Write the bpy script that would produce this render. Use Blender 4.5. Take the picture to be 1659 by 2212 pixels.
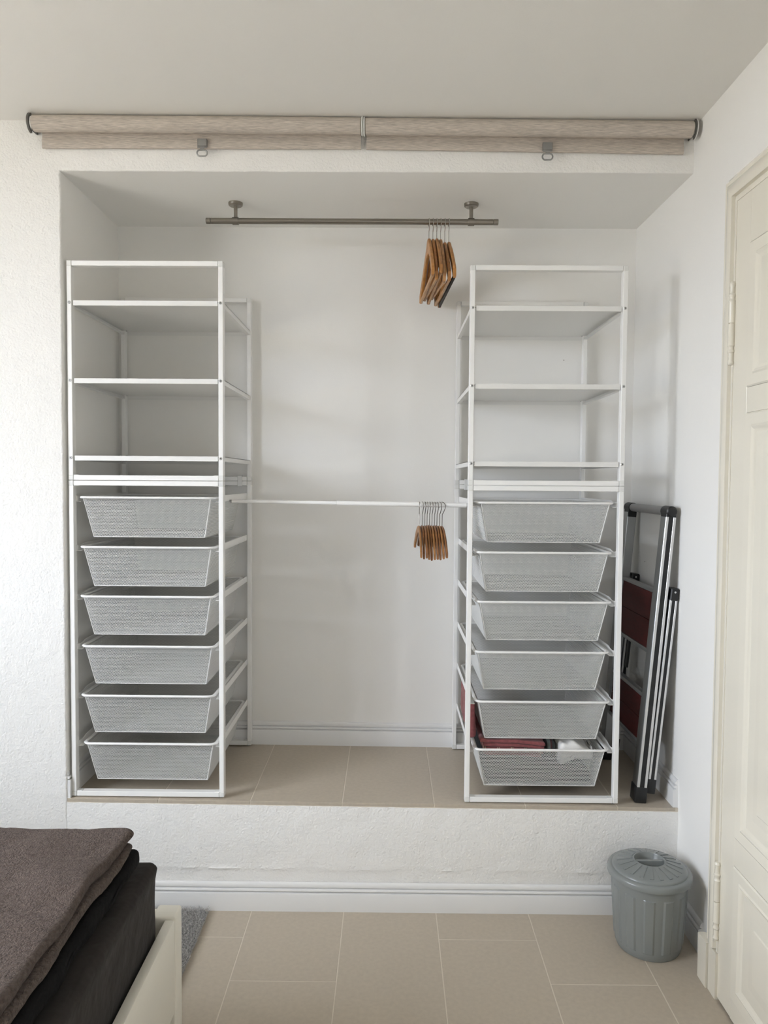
import bpy, bmesh, math, random
import numpy as np
from mathutils import Vector, Matrix, noise

random.seed(7)
np.random.seed(7)
S = bpy.context.scene
C = S.collection
for o in list(bpy.data.objects):
    bpy.data.objects.remove(o)

# ------------------------------------------------------------------ camera
F_PX, YAW, PIT, ROL = 1621.63, 0.0068, -0.0420, 0.0068
CAM = Vector((1.0347, -2.4163, 1.0447 + 0.36))
cy, sy, cp, sp, cr, sr = math.cos(YAW), math.sin(YAW), math.cos(PIT), math.sin(PIT), math.cos(ROL), math.sin(ROL)
fwd = Vector((-sy * cp, cy * cp, sp))
right0 = Vector((cy, sy, 0))
up0 = right0.cross(fwd)
right = cr * right0 + sr * up0
up = -sr * right0 + cr * up0
cam_d = bpy.data.cameras.new('camera')
cam_d.sensor_fit = 'HORIZONTAL'
cam_d.sensor_width = 36.0
cam_d.lens = F_PX / 1659 * 36.0
cam_d.clip_start = 0.05
cam = bpy.data.objects.new('camera', cam_d)
M = Matrix((right, up, -fwd)).transposed().to_4x4()
M.translation = CAM
cam.matrix_world = M
C.objects.link(cam)
S.camera = cam

# ------------------------------------------------------------------ sky, daylight through the window, exposure
W = bpy.data.worlds.new('sky')
S.world = W
W.use_nodes = True
bg = W.node_tree.nodes['Background']
bg.inputs['Color'].default_value = (0.83, 0.895, 1.0, 1)
bg.inputs['Strength'].default_value = 6.0
WIN_X, WIN_Y0, WIN_Y1, WIN_Z0, WIN_Z1 = -1.35, -2.30, -1.02, 0.85, 2.42
def portal(name, loc, rot, sx, sy):
    pl = bpy.data.lights.new(name, 'AREA')
    pl.shape = 'RECTANGLE'; pl.size = sx; pl.size_y = sy
    pl.cycles.is_portal = True
    o = bpy.data.objects.new(name, pl)
    o.location = loc; o.rotation_euler = rot
    C.objects.link(o)
portal('window_left_offscreen', (WIN_X - 0.16, (WIN_Y0 + WIN_Y1) / 2, (WIN_Z0 + WIN_Z1) / 2), (0, -math.pi / 2, 0), WIN_Z1 - WIN_Z0, WIN_Y1 - WIN_Y0)
S.view_settings.view_transform = 'Standard'
S.view_settings.look = 'None'
S.view_settings.gamma = 1.0
S.view_settings.use_curve_mapping = False
S.view_settings.exposure = 2.08
S.cycles.use_denoising = True
S.cycles.max_bounces = 14
S.cycles.diffuse_bounces = 8
S.cycles.transparent_max_bounces = 16

# ------------------------------------------------------------------ materials
def srgb(r, g, b):
    f = lambda c: (c / 255 / 12.92) if c / 255 <= 0.04045 else ((c / 255 + 0.055) / 1.055) ** 2.4
    return (f(r), f(g), f(b))

def mat(name, col, rough=0.6, metal=0.0, bump=None, var=None, spec=0.5, sheen=0.0, coat=0.0, stretch=None):
    """bump: list of (scale, strength, distance); var: (scale, amount) brightness variation of the paint itself"""
    m = bpy.data.materials.new(name)
    m.use_nodes = True
    nt = m.node_tree
    b = nt.nodes['Principled BSDF']
    b.inputs['Base Color'].default_value = (*col, 1)
    b.inputs['Roughness'].default_value = rough
    b.inputs['Metallic'].default_value = metal
    b.inputs['Specular IOR Level'].default_value = spec
    if sheen:
        b.inputs['Sheen Weight'].default_value = sheen
        b.inputs['Sheen Roughness'].default_value = 0.5
    if coat:
        b.inputs['Coat Weight'].default_value = coat
        b.inputs['Coat Roughness'].default_value = 0.12
    tc = None
    if bump or var:
        tc = nt.nodes.new('ShaderNodeTexCoord')
        vec = tc.outputs['Object']
        if stretch:
            mp = nt.nodes.new('ShaderNodeMapping')
            mp.inputs['Scale'].default_value = stretch
            nt.links.new(vec, mp.inputs['Vector'])
            vec = mp.outputs['Vector']
    if bump:
        prev = None
        for sc, st, di in bump:
            n = nt.nodes.new('ShaderNodeTexNoise')
            n.inputs['Scale'].default_value = sc
            n.inputs['Detail'].default_value = 3
            n.inputs['Roughness'].default_value = 0.55
            nt.links.new(vec, n.inputs['Vector'])
            bp = nt.nodes.new('ShaderNodeBump')
            bp.inputs['Strength'].default_value = st
            bp.inputs['Distance'].default_value = di
            nt.links.new(n.outputs['Fac'], bp.inputs['Height'])
            if prev:
                nt.links.new(prev.outputs['Normal'], bp.inputs['Normal'])
            prev = bp
        nt.links.new(prev.outputs['Normal'], b.inputs['Normal'])
    if var:
        n = nt.nodes.new('ShaderNodeTexNoise')
        n.inputs['Scale'].default_value = var[0]
        n.inputs['Detail'].default_value = 5
        nt.links.new(vec, n.inputs['Vector'])
        rmp = nt.nodes.new('ShaderNodeValToRGB')
        a = var[1]
        rmp.color_ramp.elements[0].position = 0.3
        rmp.color_ramp.elements[1].position = 0.7
        rmp.color_ramp.elements[0].color = (*[c * (1 - a) for c in col], 1)
        rmp.color_ramp.elements[1].color = (*[min(1, c * (1 + a)) for c in col], 1)
        nt.links.new(n.outputs['Fac'], rmp.inputs['Fac'])
        nt.links.new(rmp.outputs['Color'], b.inputs['Base Color'])
    return m

def striped(name, cols, scale, axis='X', rough=0.9):
    """woven cloth with bands: cols is a list of (position, colour)"""
    m = mat(name, cols[0][1], rough, bump=[(900, 0.4, 0.001)], sheen=0.2)
    nt = m.node_tree
    b = nt.nodes['Principled BSDF']
    tc = nt.nodes.new('ShaderNodeTexCoord')
    sep = nt.nodes.new('ShaderNodeSeparateXYZ')
    nt.links.new(tc.outputs['Object'], sep.inputs[0])
    mu = nt.nodes.new('ShaderNodeMath'); mu.operation = 'MULTIPLY'; mu.inputs[1].default_value = scale
    fr = nt.nodes.new('ShaderNodeMath'); fr.operation = 'FRACT'
    nt.links.new(sep.outputs[axis], mu.inputs[0]); nt.links.new(mu.outputs[0], fr.inputs[0])
    r = nt.nodes.new('ShaderNodeValToRGB'); r.color_ramp.interpolation = 'CONSTANT'
    while len(r.color_ramp.elements) < len(cols):
        r.color_ramp.elements.new(0.5)
    for e, (p, c) in zip(r.color_ramp.elements, cols):
        e.position = p; e.color = (*c, 1)
    nt.links.new(fr.outputs[0], r.inputs['Fac'])
    nt.links.new(r.outputs['Color'], b.inputs['Base Color'])
    return m

MT = {}
MT['plaster'] = mat('rough_white_plaster', (0.86, 0.85, 0.825), 0.85, bump=[(135, 0.6, 0.004), (40, 0.4, 0.007)], spec=0.3)
MT['wall'] = mat('smooth_white_wall_paint', (0.86, 0.85, 0.825), 0.8, bump=[(260, 0.12, 0.002), (9, 0.1, 0.01)], spec=0.3)
MT['ceiling'] = mat('ceiling_paint', (0.85, 0.835, 0.805), 0.85, bump=[(220, 0.12, 0.002)], spec=0.3)
MT['white_gloss'] = mat('white_lacquer_trim', (0.78, 0.78, 0.775), 0.35)
MT['door'] = mat('cream_door_lacquer', (0.76, 0.72, 0.62), 0.16, bump=[(14, 0.05, 0.004)])
MT['tile'] = mat('beige_stone_tile', (0.475, 0.415, 0.335), 0.42, bump=[(420, 0.08, 0.001)], var=(75, 0.05))
MT['grout'] = mat('pale_grout', (0.66, 0.60, 0.51), 0.9, bump=[(300, 0.2, 0.001)])
MT['powder'] = mat('white_powder_coat', (0.87, 0.865, 0.85), 0.34)
MT['joint'] = mat('white_plastic_joint', (0.76, 0.76, 0.74), 0.45)
MT['wire'] = mat('white_mesh_coat', (0.67, 0.67, 0.65), 0.42)
MT['shelf'] = mat('white_shelf_coat', (0.80, 0.795, 0.775), 0.35)
MT['screw'] = mat('zinc_screw', (0.55, 0.55, 0.54), 0.35, 0.9)
MT['hole'] = mat('hole_shade', (0.03, 0.03, 0.03), 0.8)  # dark colour painted in for the shade inside holes and sockets
MT['nickel'] = mat('brushed_nickel', (0.31, 0.285, 0.25), 0.30, 1.0, bump=[(60, 0.05, 0.001)], stretch=(0.4, 30, 30))
MT['chrome'] = mat('chrome_wire', (0.55, 0.54, 0.52), 0.22, 1.0)
MT['steel_dark'] = mat('dark_steel_wire', (0.20, 0.18, 0.16), 0.30, 1.0)
MT['wood_a'] = mat('golden_beech', (0.43, 0.195, 0.052), 0.38, bump=[(80, 0.05, 0.001)], var=(26, 0.22), stretch=(3, 0.6, 3))
MT['wood_b'] = mat('warm_beech', (0.36, 0.165, 0.050), 0.38, bump=[(80, 0.05, 0.001)], var=(22, 0.25), stretch=(3, 0.6, 3))
MT['wood_c'] = mat('pale_beech', (0.47, 0.255, 0.105), 0.42, bump=[(80, 0.05, 0.001)], var=(24, 0.2), stretch=(3, 0.6, 3))
MT['wood_d'] = mat('brown_beech', (0.25, 0.108, 0.038), 0.36, bump=[(80, 0.05, 0.001)], var=(22, 0.3), stretch=(3, 0.8, 3))
MT['wood_e'] = mat('honey_beech', (0.33, 0.150, 0.048), 0.36, bump=[(80, 0.05, 0.001)], var=(22, 0.3), stretch=(3, 0.8, 3))
MT['felt'] = mat('dark_grey_felt', (0.085, 0.077, 0.07), 0.95)
MT['blind'] = mat('oatmeal_blind_fabric', (0.53, 0.475, 0.42), 0.9, bump=[(70, 0.25, 0.001)], var=(42, 0.24), stretch=(0.9, 12, 12), spec=0.2)
MT['grey_metal'] = mat('satin_grey_metal', (0.36, 0.36, 0.35), 0.35, 0.8)
MT['bracket'] = mat('dark_grey_bracket', (0.12, 0.115, 0.105), 0.5)
MT['alu'] = mat('anodised_aluminium', (0.42, 0.43, 0.43), 0.33, 0.9, bump=[(50, 0.04, 0.001)], stretch=(40, 40, 0.5))
MT['alu_light'] = mat('polished_aluminium_edge', (0.72, 0.72, 0.71), 0.3, 0.85)
MT['black'] = mat('black_plastic', (0.012, 0.012, 0.012), 0.45)
MT['black_gloss'] = mat('black_stripe', (0.008, 0.008, 0.008), 0.3)
MT['grey_plastic'] = mat('grey_handle_plastic', (0.30, 0.30, 0.30), 0.45)
MT['redwood'] = mat('dark_red_tread', (0.060, 0.0075, 0.006), 0.5, spec=0.25, bump=[(40, 0.06, 0.001)], var=(30, 0.25), stretch=(3, 0.7, 3))
MT['bin'] = mat('grey_bin_plastic', (0.235, 0.25, 0.245), 0.27, bump=[(300, 0.03, 0.001)])
MT['fleece'] = mat('taupe_plush_fleece', (0.118, 0.090, 0.076), 0.95, bump=[(260, 1.0, 0.007), (24, 0.4, 0.014)], var=(140, 0.30), sheen=0.06, spec=0.1)
MT['duvet'] = mat('black_satin_duvet', (0.006, 0.0055, 0.0055), 0.75, bump=[(26, 0.5, 0.012)], spec=0.12)
MT['sheet'] = mat('dark_brown_jersey_sheet', (0.020, 0.016, 0.013), 0.8, bump=[(11, 0.5, 0.014), (500, 0.1, 0.001)], sheen=0.08, spec=0.2)
MT['bed_white'] = mat('warm_white_bed_paint', (0.80, 0.77, 0.68), 0.40, bump=[(60, 0.03, 0.002)])
MT['rug'] = mat('grey_rug_backing', (0.2, 0.2, 0.2), 0.95)
MT['pile'] = mat('grey_rug_pile', (0.44, 0.43, 0.415), 0.9, var=(160, 0.45), spec=0.1)
MT['red_cloth'] = mat('dusty_red_cotton', (0.235, 0.066, 0.068), 0.9, bump=[(420, 0.4, 0.0015), (28, 0.5, 0.006)], var=(90, 0.18), sheen=0.2)
RED = (0.235, 0.066, 0.068)
MT['red_check'] = striped('red_cloth_cream_dashes', [(0.0, RED), (0.10, (0.55, 0.42, 0.30)), (0.16, RED), (0.22, (0.55, 0.42, 0.30)), (0.27, RED)], 22.0, 'X')
MT['green_stripe'] = striped('grey_green_striped_cloth', [(0.0, (0.035, 0.04, 0.038)), (0.25, (0.15, 0.18, 0.165)), (0.45, (0.03, 0.03, 0.03)), (0.62, (0.13, 0.155, 0.145)), (0.86, (0.06, 0.02, 0.02))], 24.0, 'X')
MT['white_cloth'] = mat('white_cotton', (0.78, 0.77, 0.75), 0.85, bump=[(26, 0.5, 0.010)], sheen=0.1)
MT['dark_cloth'] = mat('charcoal_cloth', (0.03, 0.034, 0.036), 0.9, bump=[(30, 0.6, 0.008)])
MT['pvc'] = mat('white_window_frame', (0.75, 0.75, 0.74), 0.35)
MT['ground'] = mat('pale_courtyard_gravel', (0.42, 0.36, 0.27), 0.95, var=(2, 0.15))
g = bpy.data.materials.new('window_glass'); g.use_nodes = True
nt = g.node_tree; nt.nodes.remove(nt.nodes['Principled BSDF'])
tr = nt.nodes.new('ShaderNodeBsdfTransparent'); gl = nt.nodes.new('ShaderNodeBsdfGlossy'); gl.inputs['Roughness'].default_value = 0.02
mx = nt.nodes.new('ShaderNodeMixShader'); mx.inputs[0].default_value = 0.06
nt.links.new(tr.outputs[0], mx.inputs[1]); nt.links.new(gl.outputs[0], mx.inputs[2]); nt.links.new(mx.outputs[0], nt.nodes['Material Output'].inputs[0])
MT['glass'] = g

# ------------------------------------------------------------------ mesh helpers
class MB:
    def __init__(self):
        self.v = []; self.f = []
    def add(self, vs, fs):
        n = len(self.v)
        self.v.extend([tuple(p) for p in vs])
        self.f.extend([tuple(i + n for i in f) for f in fs])
        return self
    def from_bm(self, bm, mtx=None):
        bm.verts.index_update()
        vs = [(mtx @ v.co if mtx else v.co) for v in bm.verts]
        self.add(vs, [[v.index for v in f.verts] for f in bm.faces]); bm.free()
        return self
    def box(self, x0, x1, y0, y1, z0, z1, bev=0.0, seg=1, mtx=None):
        bm = bmesh.new()
        bmesh.ops.create_cube(bm, size=1)
        for v in bm.verts:
            v.co = Vector(((x0 + x1) / 2 + v.co.x * (x1 - x0), (y0 + y1) / 2 + v.co.y * (y1 - y0), (z0 + z1) / 2 + v.co.z * (z1 - z0)))
        if bev:
            bmesh.ops.bevel(bm, geom=list(bm.edges), offset=bev, segments=seg, profile=0.5, affect='EDGES', clamp_overlap=True)
        return self.from_bm(bm, mtx)
    def obox(self, p0, p1, u, w, bev=0.0, seg=1):
        """bar from p0 to p1; u, w = half-size vectors of its section"""
        p0, p1, u, w = map(Vector, (p0, p1, u, w))
        d = p1 - p0
        bm = bmesh.new()
        bmesh.ops.create_cube(bm, size=2)
        for v in bm.verts:
            c = v.co
            v.co = p0 + d * (c.z + 1) / 2 + u * c.x + w * c.y
        if bev:
            bmesh.ops.bevel(bm, geom=list(bm.edges), offset=bev, segments=seg, profile=0.5, affect='EDGES', clamp_overlap=True)
        bmesh.ops.recalc_face_normals(bm, faces=list(bm.faces))
        return self.from_bm(bm)
    def tube(self, pts, r, n=8, closed=False, caps=True, sq=1.0, upv=(0, 0, 1)):
        """round bar along pts; sq flattens it along upv"""
        pts = [Vector(p) for p in pts]
        m = len(pts); rings = []
        prev = None
        for i, p in enumerate(pts):
            if closed:
                t = (pts[(i + 1) % m] - pts[i - 1]).normalized()
            else:
                t = (pts[min(i + 1, m - 1)] - pts[max(i - 1, 0)]).normalized()
            ref = Vector(upv) if prev is None else prev
            a = ref - t * ref.dot(t)
            if a.length < 1e-4:
                a = Vector((1, 0, 0)) - t * t.x
                if a.length < 1e-4:
                    a = Vector((0, 1, 0)) - t * t.y
            a.normalize(); b = t.cross(a)
            if sq == 1.0:
                prev = a
            rad = r[i] if isinstance(r, (list, tuple)) else r
            rings.append([p + a * math.cos(2 * math.pi * k / n) * rad * sq + b * math.sin(2 * math.pi * k / n) * rad for k in range(n)])
        vs = [q for rg in rings for q in rg]; fs = []
        for i in range(m if closed else m - 1):
            j = (i + 1) % m
            for k in range(n):
                k2 = (k + 1) % n
                fs.append((i * n + k, j * n + k, j * n + k2, i * n + k2))
        if caps and not closed:
            fs.append(tuple(range(n))); fs.append(tuple((m - 1) * n + k for k in reversed(range(n))))
        return self.add(vs, fs)
    def lathe(self, prof, n=32, c=(0, 0, 0), axis='Z', close=True):
        vs = []; fs = []
        for r, h in prof:
            for k in range(n):
                a = 2 * math.pi * k / n
                p = (r * math.cos(a), r * math.sin(a), h)
                if axis == 'X': p = (h, r * math.cos(a), r * math.sin(a))
                if axis == 'Y': p = (r * math.sin(a), h, r * math.cos(a))
                vs.append((p[0] + c[0], p[1] + c[1], p[2] + c[2]))
        for i in range(len(prof) - 1):
            for k in range(n):
                k2 = (k + 1) % n
                fs.append((i * n + k, i * n + k2, (i + 1) * n + k2, (i + 1) * n + k))
        if close:
            if prof[0][0] > 1e-6: fs.append(tuple(reversed(range(n))))
            if prof[-1][0] > 1e-6: fs.append(tuple((len(prof) - 1) * n + k for k in range(n)))
        return self.add(vs, fs)
    def prism(self, poly, axis, a0, a1):
        """extrude a 2D outline along an axis; outline in the other two axes (X: y,z  Y: x,z  Z: x,y)"""
        n = len(poly)
        def P(q, a):
            return {'X': (a, q[0], q[1]), 'Y': (q[0], a, q[1]), 'Z': (q[0], q[1], a)}[axis]
        vs = [P(q, a0) for q in poly] + [P(q, a1) for q in poly]
        fs = [tuple(range(n)), tuple(range(2 * n - 1, n - 1, -1))]
        for i in range(n):
            j = (i + 1) % n
            fs.append((i, i + n, j + n, j))
        bm = bmesh.new()
        bv = [bm.verts.new(p) for p in vs]
        for f in fs:
            bm.faces.new([bv[i] for i in f])
        bmesh.ops.recalc_face_normals(bm, faces=list(bm.faces))
        return self.from_bm(bm)
    def bridge(self, path_profiles, closed_profile=True):
        n = len(path_profiles[0]); vs = [p for pr in path_profiles for p in pr]; fs = []
        m = len(path_profiles)
        for i in range(m - 1):
            for k in range(n if closed_profile else n - 1):
                k2 = (k + 1) % n
                fs.append((i * n + k, (i + 1) * n + k, (i + 1) * n + k2, i * n + k2))
        if closed_profile:
            fs.append(tuple(reversed(range(n)))); fs.append(tuple((m - 1) * n + k for k in range(n)))
        return self.add(vs, fs)
    def mesh(self, name, smooth=35):
        me = bpy.data.meshes.new(name)
        me.from_pydata([tuple(p) for p in self.v], [], self.f)
        bm = bmesh.new(); bm.from_mesh(me)
        if len(bm.faces) < 60000:
            bmesh.ops.recalc_face_normals(bm, faces=list(bm.faces))
        bm.to_mesh(me); bm.free()
        if smooth:
            me.shade_smooth()
            me.set_sharp_from_angle(angle=math.radians(smooth))
        me.update()
        return me

def obj(name, mb, m, parent=None, smooth=35, loc=None):
    me = mb if isinstance(mb, bpy.types.Mesh) else mb.mesh(name, smooth)
    if m is not None and not me.materials:
        me.materials.append(MT[m])
    o = bpy.data.objects.new(name, me)
    C.objects.link(o)
    if parent: o.parent = parent
    if loc: o.location = loc
    return o

def tag(o, label, cat, group=None):
    o['label'] = label; o['category'] = cat
    if group: o['group'] = group
    return o

def thing(name, label, cat, loc=(0, 0, 0), group=None, rz=0):
    o = bpy.data.objects.new(name, None)
    o.empty_display_size = 0.05
    o.location = loc; o.rotation_euler = (0, 0, rz)
    C.objects.link(o)
    return tag(o, label, cat, group)

def struct(name, mb, m, parent=None, smooth=35):
    o = obj(name, mb, m, parent, smooth)
    o['kind'] = 'structure'
    return o

def copy_tree(o, parent=None):
    c = o.copy(); C.objects.link(c); c.parent = parent
    for ch in list(o.children):
        copy_tree(ch, c)
    return c

Z0 = 0.36                     # height of the raised niche floor
def nz(x): return Z0 - 0.0062 * x    # the niche floor falls slightly
YF = -0.015                   # front face of the niche wall
YB = 0.527                    # back wall of the niche
XR = 1.981                    # right wall
ZC = 2.545                    # ceiling
ZS = 2.016 + Z0               # soffit of the niche
XL = -1.35                    # left wall with the window
YR = -4.3                     # wall behind the camera

# ------------------------------------------------------------------ the room
fl = struct('floor', MB().box(XL - .1, XR + .1, YR - .1, YB + .1, -0.10, -0.0007), 'grout')
tile_cache = {}
def tile(parent, x0, x1, y0, y1, z, t=0.008, slope=0.0, bev=0.0006):
    key = (round(x1 - x0, 4), round(y1 - y0, 4), t)
    if key not in tile_cache:
        w, d = key[0] / 2, key[1] / 2
        me = MB().box(-w, w, -d, d, -t, 0, bev).mesh('tile')
        me.materials.append(MT['tile']); tile_cache[key] = me
    o = bpy.data.objects.new('tile', tile_cache[key]); C.objects.link(o); o.parent = parent
    o.location = ((x0 + x1) / 2, (y0 + y1) / 2, z)
    o.rotation_euler = (0, slope, 0)
    return o
G = 0.0016
x = 0.296 - 0.3 * 7
i = -7
while x < XR:
    xa, xb = max(x, XL), min(x + 0.3, XR)
    if xb - xa > 0.02:
        off = -0.17 - 0.2 * (i % 3)
        ys = [off + 0.6 * k for k in range(-9, 3)]
        for ya in ys:
            a, b = max(ya, YR), min(ya + 0.6, YF)
            if b - a > 0.02:
                tile(fl, xa + G, xb - G, a + G, b - G, 0.0)
    x += 0.3; i += 1

def cz_(x): return 2.5285 - 0.0066 * (x + 0.15)      # the ceiling falls slightly towards the door wall
struct('ceiling', MB().prism([(XL - .1, cz_(XL - .1)), (XR + .12, cz_(XR + .12)), (XR + .12, ZC + .1), (XL - .1, ZC + .1)], 'Y', YR - .1, YF + .05), 'ceiling')

def wavy_edge_pier():
    """plaster pier left of the niche; its edge is hand-plastered and uneven"""
    mb = MB()
    n = 90
    prof = []
    for k in range(n + 1):
        z = ZC * k / n
        j = 0.0022 * noise.noise((0, 0, z * 9)) + 0.0016 * noise.noise((3, 1, z * 31))
        xe = -0.009 + j
        r = 0.007
        ring = [(XL - .1, YF, z), (xe - r, YF, z)]
        for a in range(1, 5):
            t = a / 4 * math.pi / 2
            ring.append((xe - r + r * math.sin(t), YF + r - r * math.cos(t), z))
        ring += [(-0.023, YB + .02, z), (-0.023, YB + .1, z), (XL - .1, YB + .1, z)]
        prof.append(ring)
    return mb.bridge(prof)
wfr = struct('wall_front', wavy_edge_pier(), 'plaster')
wfr.data.materials.append(MT['wall'])
for f in wfr.data.polygons:
    if f.normal.x > 0.95: f.material_index = 1      # the niche side is smoother
# lintel over the niche
mb = MB(); n = 120; prof = []
for k in range(n + 1):
    x = -0.030 + (XR + .05 + 0.030) * k / n
    j = 0.0012 * noise.noise((x * 9, 4, 0)) + 0.001 * noise.noise((x * 27, 9, 0))
    zb = ZS - 0.003 + j; r = 0.005
    ring = [(x, YF - .00003, ZC), (x, YF - .00003, zb + r)]
    for a in range(1, 4):
        t = a / 3 * math.pi / 2
        ring.append((x, YF + r - r * math.cos(t), zb + r - r * math.sin(t)))
    ring += [(x, YB + .05, ZS + 0.004), (x, YB + .05, ZC)]
    prof.append(ring)
hd = struct('wall_header', mb.bridge(prof), 'plaster')
hd.data.materials.append(MT['wall'])
for f in hd.data.polygons:
    if f.normal.z < -0.9: f.material_index = 1
struct('wall_back', MB().box(-0.2, XR + .1, YB, YB + .1, 0, ZC), 'wall')
struct('wall_right', MB().box(XR, XR + .12, YR - .1, YB + .1, -0.05, ZC + .05), 'wall')
struct('wall_rear', MB().box(XL - .2, XR + .1, YR - .2, YR, 0, ZC), 'wall')
# plinth below the niche: plaster with an uneven upper edge and a low patched ridge
mb = MB(); nx, nzr = 260, 46; prof = []
for k in range(nx + 1):
    x = -0.011 + (XR + 0.011) * k / nx
    top = nz(x) - 0.0135 + 0.0016 * noise.noise((x * 14, 1, 0)) + 0.0012 * noise.noise((x * 50, 2, 0))
    ring = []
    for q in range(nzr + 1):
        z = top * q / nzr
        ridge = 0.0045 * max(0, 1 - abs(z - 0.134 + 0.006 * noise.noise((x * 5, 7, 0))) / 0.007) * (0.5 + 0.9 * noise.noise((x * 11, 3, 5)))
        d = 0.0016 * noise.noise((x * 16, z * 16, 4)) + (0.0025 if z < 0.134 else 0.0) * 0.5
        ring.append((x, YF + 0.0015 - ridge + d, z))
    ring += [(x, YF + 0.03, top), (x, YF + 0.03, 0)]
    prof.append(ring)
struct('wall_plinth', mb.bridge(prof), 'plaster')

# two small old screw holes in the niche wall, inner shade painted on discs
obj('screw_hole_shade', MB().lathe([(0, -.0004), (.0018, -.0004), (.0018, .0004), (0, .0004)], 10, (1.7093, YB, 1.5164 + Z0), 'Y'), 'hole', bpy.data.objects['wall_back'])
obj('screw_hole_shade', MB().lathe([(0, -.0004), (.0022, -.0004), (.0022, .0004), (0, .0004)], 10, (XR, .3543, .752 + Z0), 'X'), 'hole', bpy.data.objects['wall_right'])

# raised niche floor with its own tiles
pts = [(-0.02, nz(-.02)), (XR, nz(XR)), (XR, 0.2), (-0.02, 0.2)]
nf = struct('floor_niche', MB().prism([(a, b - 0.0006) for a, b in pts], 'Y', YF + 0.0035, YB + .02), 'grout')
xs = [-0.012, 0.288, 0.588, 0.888, 1.188, 1.485, 1.785, XR - 0.008]
for a, b in zip(xs[:-1], xs[1:]):
    tile(nf, a + G, b - G, YF + 0.002, YB - 0.002, nz((a + b) / 2), t=0.0105, slope=0.0062)

# skirting profile (distance from wall, height) with a double bead near the top
SK = [(0, 0), (0.0160, 0), (0.0160, 0.0575), (0.0150, 0.0595), (0.0090, 0.0600), (0.0068, 0.0612), (0.0068, 0.0628), (0.0125, 0.0640), (0.0142, 0.0662), (0.0142, 0.0690), (0.0128, 0.0712),
      (0.0066, 0.0722), (0.0045, 0.0732), (0.0045, 0.0750), (0.0092, 0.0760), (0.0096, 0.0785), (0.0084, 0.0840), (0.0060, 0.0885), (0.0030, 0.0908), (0, 0.091)]
def skirt(name, x0, x1, zf, side, a=None):
    """side: 'back' (wall normal -Y at y=a), 'right' (normal -X at x=a) or 'left' (normal +X at x=a)"""
    pr = []
    for t in (x0, x1):
        if side == 'back':
            pr.append([(t, a - d, zf(t) + h) for d, h in SK])
        elif side == 'right':
            pr.append([(a - d, t, zf(a) + h) for d, h in SK])
        else:
            pr.append([(a + d, t, zf(a) + h) for d, h in SK])
    return struct(name, MB().bridge(pr), 'white_gloss')
flat = lambda x: 0.0
skirt('baseboard_front', 0.0, XR, flat, 'back', YF)
skirt('baseboard_back', -0.02, XR, nz, 'back', YB)
skirt('baseboard_niche_left', YF + 0.004, YB, nz, 'left', -0.0165)
skirt('baseboard_niche_right', YF + 0.006, YB, nz, 'right', XR)
skirt('baseboard_right', -0.222, YF, flat, 'right', XR)
skirt('baseboard_pier', XL, -0.002, flat, 'back', YF)

# left wall with the window that lights the room
lw = MB()
lw.box(XL - .2, XL, YR - .1, WIN_Y0, 0, ZC); lw.box(XL - .2, XL, WIN_Y1, YF + .05, 0, ZC)
lw.box(XL - .2, XL, WIN_Y0, WIN_Y1, 0, WIN_Z0); lw.box(XL - .2, XL, WIN_Y0, WIN_Y1, WIN_Z1, ZC)
struct('wall_left', lw, 'wall')
wf = struct('window_1', MB().box(XL - .15, XL + .04, WIN_Y0 - .03, WIN_Y1 + .03, WIN_Z0 - .035, WIN_Z0, 0.004), 'pvc')
def bar(a, b, c, d, t=0.035, nm='window_frame'):
    obj(nm, MB().box(XL - .14, XL - .14 + t * 1.6, a, b, c, d, 0.004), 'pvc', wf)
ym = (WIN_Y0 + WIN_Y1) / 2
bar(WIN_Y0, WIN_Y0 + .06, WIN_Z0, WIN_Z1); bar(WIN_Y1 - .06, WIN_Y1, WIN_Z0, WIN_Z1)
bar(WIN_Y0 + .06, WIN_Y1 - .06, WIN_Z0, WIN_Z0 + .06); bar(WIN_Y0 + .06, WIN_Y1 - .06, WIN_Z1 - .06, WIN_Z1)
bar(ym - .045, ym + .045, WIN_Z0 + .06, WIN_Z1 - .06)
for a, b in ((WIN_Y0 + .06, ym - .045), (ym + .045, WIN_Y1 - .06)):
    obj('pane', MB().box(XL - .118, XL - .114, a, b, WIN_Z0 + .06, WIN_Z1 - .06), 'glass', wf)
tag(obj('courtyard', MB().box(-60, 60, -60, 40, -3.2, -3.0), 'ground'), 'pale gravel courtyard outside the window', 'ground')['kind'] = 'structure'

# ------------------------------------------------------------------ door in the right wall
XD = 1.938                                      # face of the door leaf
leafY = -0.417
DH = 1.785 + Z0
YE = leafY - 0.86
dr = struct('door_1', MB().box(XD + .002, XD + .03, YE, leafY, 0.006, DH), 'door')
def frame_rect(mb, y0, y1, z0, z1, prof):
    """moulding running round a rectangle on the leaf; prof = (inset, x)"""
    rings = []
    for ins, xx in prof:
        rings.append([(xx, y0 + ins, z0 + ins), (xx, y1 - ins, z0 + ins), (xx, y1 - ins, z1 - ins), (xx, y0 + ins, z1 - ins)])
    vs = [p for r in rings for p in r]; fs = []
    for i in range(len(rings) - 1):
        for k in range(4):
            k2 = (k + 1) % 4
            fs.append((i * 4 + k, i * 4 + k2, (i + 1) * 4 + k2, (i + 1) * 4 + k))
    return mb.add(vs, fs)
PY1, PY0 = leafY - 0.085, YE + 0.085
panels = [(1.285 + Z0, 1.648 + Z0), (0.125 + Z0, 1.222 + Z0), (-0.300 + Z0, 0.053 + Z0)]
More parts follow.
